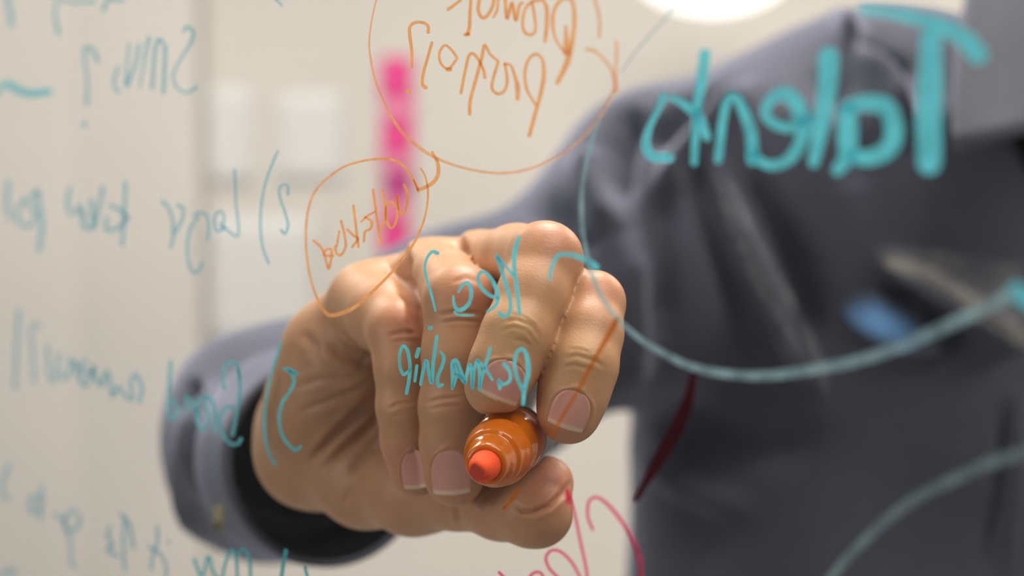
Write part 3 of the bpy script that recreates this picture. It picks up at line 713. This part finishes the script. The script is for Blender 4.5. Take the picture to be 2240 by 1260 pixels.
me.calc_loop_triangles()
bvh = BVHTree.FromPolygons([Vector(v) for v in V2], [tuple(p.vertices) for p in me.polygons])
for nm, c, hw, hl, nax, who in NAILS:
    a = np.array(nax) / np.hypot(*nax); s = np.array([a[1], -a[0]])
    nu, nv = 15, 15
    vv, cc = [], []
    ok = True
    for j in range(nv):
        v = -1 + 2 * j / (nv - 1)
        hwv = float(nail_halfw(max(v, -.985)))
        for i in range(nu):
            u = -1 + 2 * i / (nu - 1)
            vb = v + (.10 * (1 - u * u) if v > 0 else 0) * v
            x = c[0] + s[0] * u * hwv * hw + a[0] * vb * hl; y = c[1] + s[1] * u * hwv * hw + a[1] * vb * hl
            D = Vector(P(x, y, 1.0) - CAM).normalized()
            loc, nn, fi, dist = bvh.ray_cast(Vector(CAM), D)
            if loc is None or dist > .56: loc = Vector(P(x, y, .47)) ; nn = Vector(-FWD)
            # keep each nail on its own finger when a neighbour stands in front
            vv.append((loc, nn)); 
            t = np.clip((v - .72) / .12, 0, 1)
            col = np.array([.68, .335, .265]) * (1 - t) + np.array([.80, .58, .42]) * t
            lun = np.clip(1 - ((v + 1.0) ** 2 + (u * .5) ** 2) / .16, 0, 1)
            col = col * (1 - .35 * lun) + np.array([.62, .42, .36]) * .35 * lun
            cc.append(col)
    # smooth the depth of the patch, then stand it proud with a small rim
    Pp = np.array([p[0] for p in vv]).reshape(nv, nu, 3); Nn = np.array([p[1] for p in vv]).reshape(nv, nu, 3)
    dep = (Pp - CAM) @ FWD
    med = np.median(dep)
    dep = np.clip(dep, med - .006, med + .006)
    for _ in range(6):
        d2 = np.pad(dep, 1, mode='edge'); dep = .4 * dep + .15 * (d2[:-2, 1:-1] + d2[2:, 1:-1] + d2[1:-1, :-2] + d2[1:-1, 2:])
    rays = (Pp - CAM); rays /= (rays @ FWD)[..., None]
    Pp = CAM + rays * dep[..., None]
    Nm = Nn.reshape(-1, 3).mean(0); Nm /= np.linalg.norm(Nm)
    top = Pp + Nm * .00028
    edge = np.zeros((nv, nu), bool); edge[0] = edge[-1] = True; edge[:, 0] = edge[:, -1] = True
    top[edge] -= Nm * .00018
    bot = Pp - Nm * .0006
    VV = list(top.reshape(-1, 3)) + list(bot.reshape(-1, 3)); n = nu * nv
    FF = [(j * nu + i, j * nu + i + 1, (j + 1) * nu + i + 1, (j + 1) * nu + i) for j in range(nv - 1) for i in range(nu - 1)]
    rim = [(0, i) for i in range(nu)] + [(j, nu - 1) for j in range(1, nv)] + [(nv - 1, i) for i in range(nu - 2, -1, -1)] + [(j, 0) for j in range(nv - 2, 0, -1)]
    ri = [j * nu + i for j, i in rim]
    FF += [(ri[k], ri[k] + n, ri[(k + 1) % len(ri)] + n, ri[(k + 1) % len(ri)]) for k in range(len(ri))]
    o = mesh_obj('fingernail', VV, FF, m_nail, person)
    ca = o.data.color_attributes.new('tone', 'FLOAT_COLOR', 'POINT')
    full = np.hstack([np.vstack([cc, cc]), np.ones((2 * n, 1))]).astype(np.float32)
    ca.data.foreach_set('color', full.ravel())
    o['label'] = nm + ' fingernail, pink with a pale free edge' if nm != 'pinky' else 'little fingernail, pink with a pale free edge'

# ------------------------------------------------------------------ shirt
h2 = .0055
SH = [((2330, 330, .93, 60), None)]
arm = [(1900, 345, .90, 280), (1520, 440, .89, 238), (1328, 622, .875, 226), (1008, 782, .84, 234), (605, 968, .775, 220)]
fore = [(605, 968, .775, 222), (655, 990, .690, 196)]
def pr(c): return P(*c[:3]), R(c[3], c[2])
tc0 = P(2300, 900, .95)                       # torso axis
fs = Field((-.17, .58, .62), (.72, 1.14, 1.53), h2)
S = fs.full(.2)
X, Y, Z = np.meshgrid(*fs.ax, indexing='ij')
zt = np.clip((1.47 - Z) / .25, 0, 1)
a_ = .238 + .004 * np.sin(Z * 9); b_ = .128 + .012 * np.clip((Z - 1.1) / .2, 0, 1)
torso = (np.sqrt(((X - tc0[0]) / a_) ** 2 + ((Y - tc0[1]) / b_) ** 2) - 1) * .13
torso = np.maximum(torso, Z - 1.395 + .12 * np.abs(X - tc0[0]))
torso = np.maximum(torso, .66 - Z)
S = torso.astype(np.float32)
del X, Y, Z, zt, a_, b_
def scone(a, c, k, sub=False):
    A, ra = pr(a); B, rb = pr(c); fs.cone(S, A, B, ra, rb, k, sub, pad=.09)
scone((2300, 330, .92, 300), arm[0], .05)
for a, c in zip(arm[:-1], arm[1:]): scone(a, c, .04)
scone(fore[0], fore[1], .03)
# other shoulder and upper arm, outside the frame
ml = lambda c: np.array([2 * tc0[0] - P(*c[:3])[0], P(*c[:3])[1] + .02, P(*c[:3])[2]])
fs.cone(S, P(2300, 330, .92), ml(arm[0]), R(300, .92), R(285, .9), .05, pad=.09)
fs.cone(S, ml(arm[0]), ml(arm[2]), R(285, .9), R(250, .875), .05, pad=.09)
fs.cone(S, ml(arm[2]), ml(arm[2]) + np.array([.06, .02, -.28]), R(250, .875), .052, .04, pad=.09)
# neck opening and the hollow of the cuffed sleeve
fs.cone(S, P(2330, 150, .90), P(2330, -260, .905), .062, .066, .008, sub=True)
fs.cone(S, P(665, 995, .64), P(628, 980, .735), .034, .028, .004, sub=True)
V, Q = surface_nets(fs, S)
V = relax(V, Q, 3, .5)
shirt = big_mesh('shirt', V, Q, M_shirt, person)
subdivide(shirt, 1)
me = shirt.data; V = verts_of(me); N = normals_of(me); px, py, dd = proj(V)
facing = np.clip(-(((V - CAM) / np.linalg.norm(V - CAM, axis=1)[:, None]) * N).sum(1) * 3 + .4, 0, 1)
disp = np.zeros(len(V))
def fold(pts, width, height):
    d, run = seg_dist(px, py, pts); fade = np.clip(np.minimum(run, 1 - run) * 4 + .15, 0, 1)
    disp[:] += height * np.exp(-(d / width) ** 2) * fade * facing
for p_, w_, h_ in [([(1835, 40), (1880, 110), (1950, 210), (2010, 300)], 28, .014), ([(1860, 90), (1920, 130), (2000, 160)], 26, -.010), ([(1800, 130), (1850, 260), (1880, 420)], 45, -.008),
                   ([(1560, 370), (1640, 560), (1720, 720), (1790, 850)], 24, .010), ([(1500, 330), (1560, 520), (1640, 760)], 30, -.006), ([(1610, 330), (1720, 560), (1800, 760)], 40, -.006),
                   ([(1940, 560), (2020, 600), (2120, 660), (2250, 740)], 26, .012), ([(1930, 620), (2050, 690), (2150, 760)], 40, -.010),
                   ([(1640, 190), (1560, 270), (1480, 360), (1430, 440)], 26, .010), ([(1600, 170), (1500, 250), (1420, 330)], 24, -.008), ([(1400, 240), (1370, 330), (1360, 450)], 30, -.008),
                   ([(1280, 330), (1300, 420), (1330, 520)], 40, .010), ([(1150, 420), (1240, 470), (1300, 560)], 40, -.008), ([(1470, 400), (1450, 560), (1440, 760)], 40, -.007), ([(1380, 500), (1400, 700), (1380, 880)], 40, .006),
                   ([(1400, 980), (1500, 1060), (1640, 1120)], 40, .007), ([(1450, 900), (1620, 960), (1800, 980)], 60, -.006), ([(2200, 880), (2190, 1050), (2150, 1260)], 14, -.006), ([(2230, 860), (2230, 1050), (2200, 1260)], 18, .004),
                   ([(480, 840), (440, 960), (430, 1080), (460, 1180)], 26, .006), ([(520, 830), (490, 940), (460, 1040)], 16, -.007), ([(600, 780), (540, 850), (500, 900)], 20, .005), ([(430, 830), (400, 900)], 18, -.004)]:
    fold(p_, w_ * .9, h_ * 1.5)
nz = sum(np.sin(V[:, 0] * a + V[:, 1] * b + V[:, 2] * c + p) for a, b, c, p in [(41, 23, 17, 0), (19, 37, 53, 1.3), (67, 11, 31, 2.1), (29, 61, 23, 4)]) * .0011
me.vertices.foreach_set('co', (V + N * (disp + nz)[:, None]).astype(np.float32).ravel()); me.update()
tag(shirt, 'dark blue grey chambray shirt, loosely creased')

bvs = BVHTree.FromPolygons([Vector(v) for v in verts_of(me)], [tuple(p.vertices) for p in me.polygons])
def slab_grid(name, fn, n, m, thick, mat, label):
    V = [fn(i / (n - 1), j / (m - 1)) for j in range(m) for i in range(n)]
    V = np.array(V); G_ = V.reshape(m, n, 3)
    nn = np.cross(np.gradient(G_, axis=1), np.gradient(G_, axis=0)); nn /= np.linalg.norm(nn, axis=2)[..., None] + 1e-12
    if nn[m // 2, n // 2] @ FWD < 0: nn = -nn
    B = (G_ + nn * thick).reshape(-1, 3); k = n * m
    F = [(j * n + i, j * n + i + 1, (j + 1) * n + i + 1, (j + 1) * n + i) for j in range(m - 1) for i in range(n - 1)]
    F += [tuple(q + k for q in reversed(ff)) for ff in F]
    ri = [i for i in range(n)] + [j * n + n - 1 for j in range(1, m)] + [(m - 1) * n + i for i in range(n - 2, -1, -1)] + [j * n for j in range(m - 2, 0, -1)]
    F += [(ri[q], ri[q] + k, ri[(q + 1) % len(ri)] + k, ri[(q + 1) % len(ri)]) for q in range(len(ri))]
    o = mesh_obj(name, list(V) + list(B), F, mat, person); tag(o, label); return o
def leaf(sgn):
    def fn(u, v):
        x = (1 - v) * (2125 + 290 * u) + v * (2084 + 250 * u) - 18 * math.sin(math.pi * v) * (1 - u)
        y = -70 + v * (395 - 62 * u)
        d = .832 - .050 * v - .018 * u - .012 * math.sin(math.pi * u) 
        q = P(x, y, d)
        if sgn < 0: q = q.copy(); q[0] = 2 * tc0[0] - q[0]
        return q
    return fn
slab_grid('collar', leaf(1), 12, 12, .003, M_collar, 'right leaf of the shirt collar, lighter grey')
slab_grid('collar', leaf(-1), 12, 12, .003, M_collar, 'left leaf of the shirt collar, lighter grey')
def on_shirt(x, y, lift):
    D = Vector(P(x, y, 1.0) - CAM).normalized(); loc, nn, fi, ds = bvs.ray_cast(Vector(CAM), D)
    if loc is None: return P(x, y, .80)
    return np.array(loc) - np.array(D) * lift
slab_grid('inset', lambda u, v: on_shirt((2172 + 330 * v) * (1 - u) + (2900 - 330 * v) * u, 262 + 640 * v, .004 if 0 < u < 1 else -.002), 14, 14, .002, M_lining, 'black inset below the collar')  # black sheet laid just over the shirt below the collar
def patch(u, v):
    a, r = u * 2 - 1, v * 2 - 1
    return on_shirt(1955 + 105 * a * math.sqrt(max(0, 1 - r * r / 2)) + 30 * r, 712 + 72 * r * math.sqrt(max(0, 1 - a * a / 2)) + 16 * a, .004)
M_blue, nt, b, out = nodes('painted_blue_reflection')  # blue of a reflection in the glass, painted on an added patch
at = nt.nodes.new('ShaderNodeVertexColor'); at.layer_name = 'tint'; nt.links.new(at.outputs['Color'], b.inputs['Base Color']); b.inputs['Roughness'].default_value = .9
pp = slab_grid('reflection_patch', patch, 16, 16, .002, M_blue, 'soft blue reflection painted as a patch on the shirt front')
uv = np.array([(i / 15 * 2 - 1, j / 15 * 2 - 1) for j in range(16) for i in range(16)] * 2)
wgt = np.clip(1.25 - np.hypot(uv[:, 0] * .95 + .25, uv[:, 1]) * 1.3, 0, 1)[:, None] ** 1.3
ca = pp.data.color_attributes.new('tint', 'FLOAT_COLOR', 'POINT')
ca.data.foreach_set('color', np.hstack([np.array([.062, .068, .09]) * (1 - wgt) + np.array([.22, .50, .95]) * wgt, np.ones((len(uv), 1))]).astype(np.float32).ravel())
def frame(axis):
    z = np.array(axis, float); z /= np.linalg.norm(z)
    x = np.cross(z, [0, 0, 1.0]); x /= np.linalg.norm(x); y = np.cross(x, z)
    return x, y, z
def lathe(name, o, axis, prof, mat, parent, seg=64, wob=0.0):
    """prof = [(distance along axis, radius)]"""
    x, y, z = frame(axis); V = []; F = []
    for s, r in prof:
        for k in range(seg):
            t = 2 * math.pi * k / seg
            q = r * (1 + wob * math.sin(3 * t + s * 40))
            V.append(o + z * s + x * q * math.cos(t) + y * q * math.sin(t))
    for i in range(len(prof) - 1):
        for k in range(seg):
            k2 = (k + 1) % seg
            F.append((i * seg + k, i * seg + k2, (i + 1) * seg + k2, (i + 1) * seg + k))
    ob = mesh_obj(name, V, F, mat, parent); return ob
neck = lathe('neck', P(2420, 330, .905), (0, .12, 1), [(-.02, .0), (-.02, .056), (.03, .053), (.08, .052), (.13, .054), (.14, .05), (.145, 0)], m_skin, person, 40)
ca = neck.data.color_attributes.new('tone', 'FLOAT_COLOR', 'POINT')
ca.data.foreach_set('color', np.tile(np.array([.50, .27, .16, 1]), len(neck.data.vertices)).astype(np.float32))
tag(neck, 'neck of the person above the open collar')
# turned-back cuff: tube opening towards the camera
cc0 = P(724, 1008, .622); cax = P(612, 985, .715) - cc0; cax /= np.linalg.norm(cax)
cuff = lathe('cuff', cc0, cax, [(.0025, .0358), (0, .0372), (.0015, .0384), (.012, .0392), (.035, .0405), (.052, .0425), (.055, .0418), (.056, .036)], M_shirt, person, wob=.012)
tag(cuff, 'cuff band of the right sleeve')
lin = lathe('cuff_lining', cc0, cax, [(.0025, .0359), (.02, .0358), (.05, .0340), (.085, .027), (.088, .0), ], M_lining, person, wob=.012)
tag(lin, 'black lining inside the open cuff')

cx_, cy_, cz_ = frame(cax)
def cuff_pt(x, y):
    # where the sight line of the photo meets the cuff band
    D = Vector(P(x, y, 1.0) - CAM).normalized()
    loc, nn, fi, ds = bvc.ray_cast(Vector(CAM), D)
    return P(x, y, .65) if loc is None else np.array(loc) - np.array(D) * .0012
bvc = BVHTree.FromPolygons([v.co.copy() for v in cuff.data.vertices], [tuple(p.vertices) for p in cuff.data.polygons])
slab_grid('stitching', lambda u, v: cuff_pt(468 + 20 * u, 1105 + 52 * v), 5, 7, .001, M_tab, 'khaki buttonhole stitching on the cuff')
# ------------------------------------------------------------------ marker
marker = empty('marker', mk0, 'orange board marker with a clear orange nose held in the right hand', 'marker')
m_or, nt, b, out = nodes('orange_plastic')
b.inputs['Base Color'].default_value = (.66, .15, .001, 1); b.inputs['Roughness'].default_value = .16
b.inputs['Transmission Weight'].default_value = .07; b.inputs['Subsurface Weight'].default_value = .12; b.inputs['Subsurface Radius'].default_value = (1, .3, .05); b.inputs['Subsurface Scale'].default_value = .003; b.inputs['IOR'].default_value = 1.4; b.inputs['Coat Weight'].default_value = .45; b.inputs['Coat Roughness'].default_value = .03; b.inputs['Specular IOR Level'].default_value = .25
m_core = plain('orange_core', (.80, .22, .01), .35, .12, 300)
m_nib = plain('orange_felt', (.90, .085, .010), .8, .1, 500)
m_grey = plain('grey_barrel', (.30, .31, .33), .35, .04, 30)
m_wet = plain('worn_felt', (.55, .035, .012), .7, .1, 500)
core = lathe('ink_core', mk0, ax, [(-.0120, .0), (-.0120, .0034), (-.008, .0044), (-.003, .0062), (.003, .0068), (.004, .0074), (.014, .0074), (.0141, 0)], m_core, marker)
nose = lathe('nose_cone', mk0, ax, [(-.0128, .0043), (-.0127, .0050), (-.0120, .0054), (-.0095, .0058), (-.0072, .0064), (-.0066, .0067), (-.0064, .0074), (-.0055, .0077), (-.0032, .0081), (-.0016, .0085), (-.0004, .0088), (.0006, .0088), (.0016, .0087), (.0024, .0080), (.0034, .0077), (.0052, .0078), (.0062, .0087), (.0072, .0089), (.0120, .0090), (.0160, .0089), (.0162, .0076), (.0040, .0072), (-.003, .0064), (-.0085, .0047), (-.0128, .0040), (-.0128, .0043)], m_or, marker)
tag(nose, 'glossy clear orange nose with a stepped cone')
barrel = lathe('barrel', mk0, ax, [(.0155, .0070), (.0155, .0091), (.0165, .0094), (.10, .0094), (.118, .0088), (.122, .0070), (.1225, 0)], m_grey, marker)
tag(barrel, 'grey barrel')
x, y, z = frame(ax)
V = []; F = []; seg = 36; prof = [(-.0110, .0040), (-.0135, .0039), (-.0155, .0037), (-.0180, .0031), (-.0205, .0024), (-.0230, .0017), (-.0233, .0)]
cn = -FWD * .62 - RIGHT * .62 - UP * .48; cn /= np.linalg.norm(cn); cp = mk0 + z * -.0196
for s, r in prof:
    for k in range(seg):
        t = 2 * math.pi * k / seg
        p = mk0 + z * s + x * r * math.cos(t) + y * r * math.sin(t)
        q = float((p - cp) @ cn)
        if q > 0: p = p - z * (q / float(z @ cn))
        V.append(p)
for i in range(len(prof) - 1):
    for k in range(seg): F.append((i * seg + k, i * seg + (k + 1) % seg, (i + 1) * seg + (k + 1) % seg, (i + 1) * seg + k))
nib = mesh_obj('nib', V, F, m_nib, marker); tag(nib, 'bright orange red felt nib with a worn slanted end')
nib.data.materials.append(m_wet)
for p in nib.data.polygons:
    if all(abs(float((V[i] - cp) @ cn)) < 1e-6 for i in p.vertices): p.material_index = 1; p.use_smooth = False

# ------------------------------------------------------------------ things on the back wall
def wall_pt(px, py):
    D = P(px, py, 1.0) - CAM; s = (WY - CAM[1]) / D[1]; return CAM + D * s
def sheet(name, x0, y0, x1, y1, mat, label, cat, group, tilt=0.0, off=.002, curl=.004):
    A = wall_pt(x0, y0); B = wall_pt(x1, y1); n = 7
    o = empty_less = None
    V = []; F = []
    cx, cz = (A[0] + B[0]) / 2, (A[2] + B[2]) / 2
    for layer_ in (0, 1):
        for j in range(n):
            for i in range(n):
                u, v = i / (n - 1), j / (n - 1)
                lx, lz = (u - .5) * (B[0] - A[0]), (v - .5) * (B[2] - A[2])
                y = -off - curl * v * v - layer_ * .0004
                V.append((lx * math.cos(tilt) - lz * math.sin(tilt), y, lx * math.sin(tilt) + lz * math.cos(tilt)))
    m = n * n
    for j in range(n - 1):
        for i in range(n - 1):
            a = j * n + i; F += [(a, a + n, a + n + 1, a + 1), (a + m, a + 1 + m, a + n + 1 + m, a + n + m)]
    ri = [i for i in range(n)] + [j * n + n - 1 for j in range(1, n)] + [(n - 1) * n + i for i in range(n - 2, -1, -1)] + [j * n for j in range(n - 2, 0, -1)]
    F += [(ri[k], ri[(k + 1) % len(ri)], ri[(k + 1) % len(ri)] + m, ri[k] + m) for k in range(len(ri))]
    o = mesh_obj(name, V, F, mat); o.location = (cx, WY, cz)
    return tag(o, label, cat, group)
M_pink = plain('magenta_paper', (.78, .06, .28), .8, .06, 40)
M_rose = plain('rose_paper', (.82, .24, .42), .8, .05, 40)
M_plum = plain('plum_paper', (.48, .05, .24), .8, .06, 40)
M_white = plain('white_paper', (.70, .705, .71), .8, .01, 20)
names = ['topmost deep pink sticky note in the column on the wall', 'pale pink sticky note just under the topmost one', 'second deep pink sticky note from the top of the column', 'pale pink sticky note at the middle of the column',
         'plum coloured sticky note, the darkest of the column', 'pale pink sticky note between the plum note and the lowest one', 'lowest deep pink sticky note just above the knuckles']
ys = [(125, 212), (205, 262), (252, 335), (325, 372), (362, 432), (425, 478), (470, 560)]
xs = [(832, 902), (836, 908), (834, 904), (830, 902), (838, 904), (832, 900), (830, 898)]
for i in range(7):
    sheet('sticky_note', xs[i][0], ys[i][0], xs[i][1], ys[i][1], [M_pink, M_rose, M_pink, M_rose, M_plum, M_rose, M_pink][i], names[i], 'sticky note', 'pink sticky notes in a column on the wall', random.uniform(-.04, .04), .002 + .0012 * (i % 2))
for r_, lb in [((452, 188, 556, 410), 'white paper sheet on the wall, left one of the upper pair'), ((604, 200, 752, 404), 'white paper sheet on the wall, right one of the upper pair beside the pink notes'), ((452, 470, 700, 760), 'large white paper sheet on the wall below the upper pair')]:
    sheet('paper_sheet', *r_, M_white, lb, 'paper', 'white sheets on the wall', 0, .0006, .0)

# glowing globe lamp hanging before the wall
gl_c = P(1560, -105, 3.0)
lamp = empty('pendant_lamp', (gl_c[0], gl_c[1], 2.7), 'white glowing globe lamp hanging above the shoulder', 'lamp')
m_glow, nt, b, out = nodes('lit_opal_glass')
b.inputs['Base Color'].default_value = (.9, .9, .88, 1); b.inputs['Emission Color'].default_value = (1, .98, .94, 1); b.inputs['Emission Strength'].default_value = 1.6
bm = bmesh.new(); bmesh.ops.create_uvsphere(bm, u_segments=32, v_segments=18, radius=.115)
for v in bm.verts: v.co.x *= 1.35; v.co.z *= .95; v.co += Vector(gl_c)
bm_obj('lamp_shade', bm, m_glow, lamp, True)
lathe('cord', np.array([gl_c[0], gl_c[1], gl_c[2] + .1]), (0, 0.0001, 1), [(0, .02), (.03, .02), (.032, .003), (2.7 - gl_c[2] - .1, .003)], M_dark, lamp, 10)
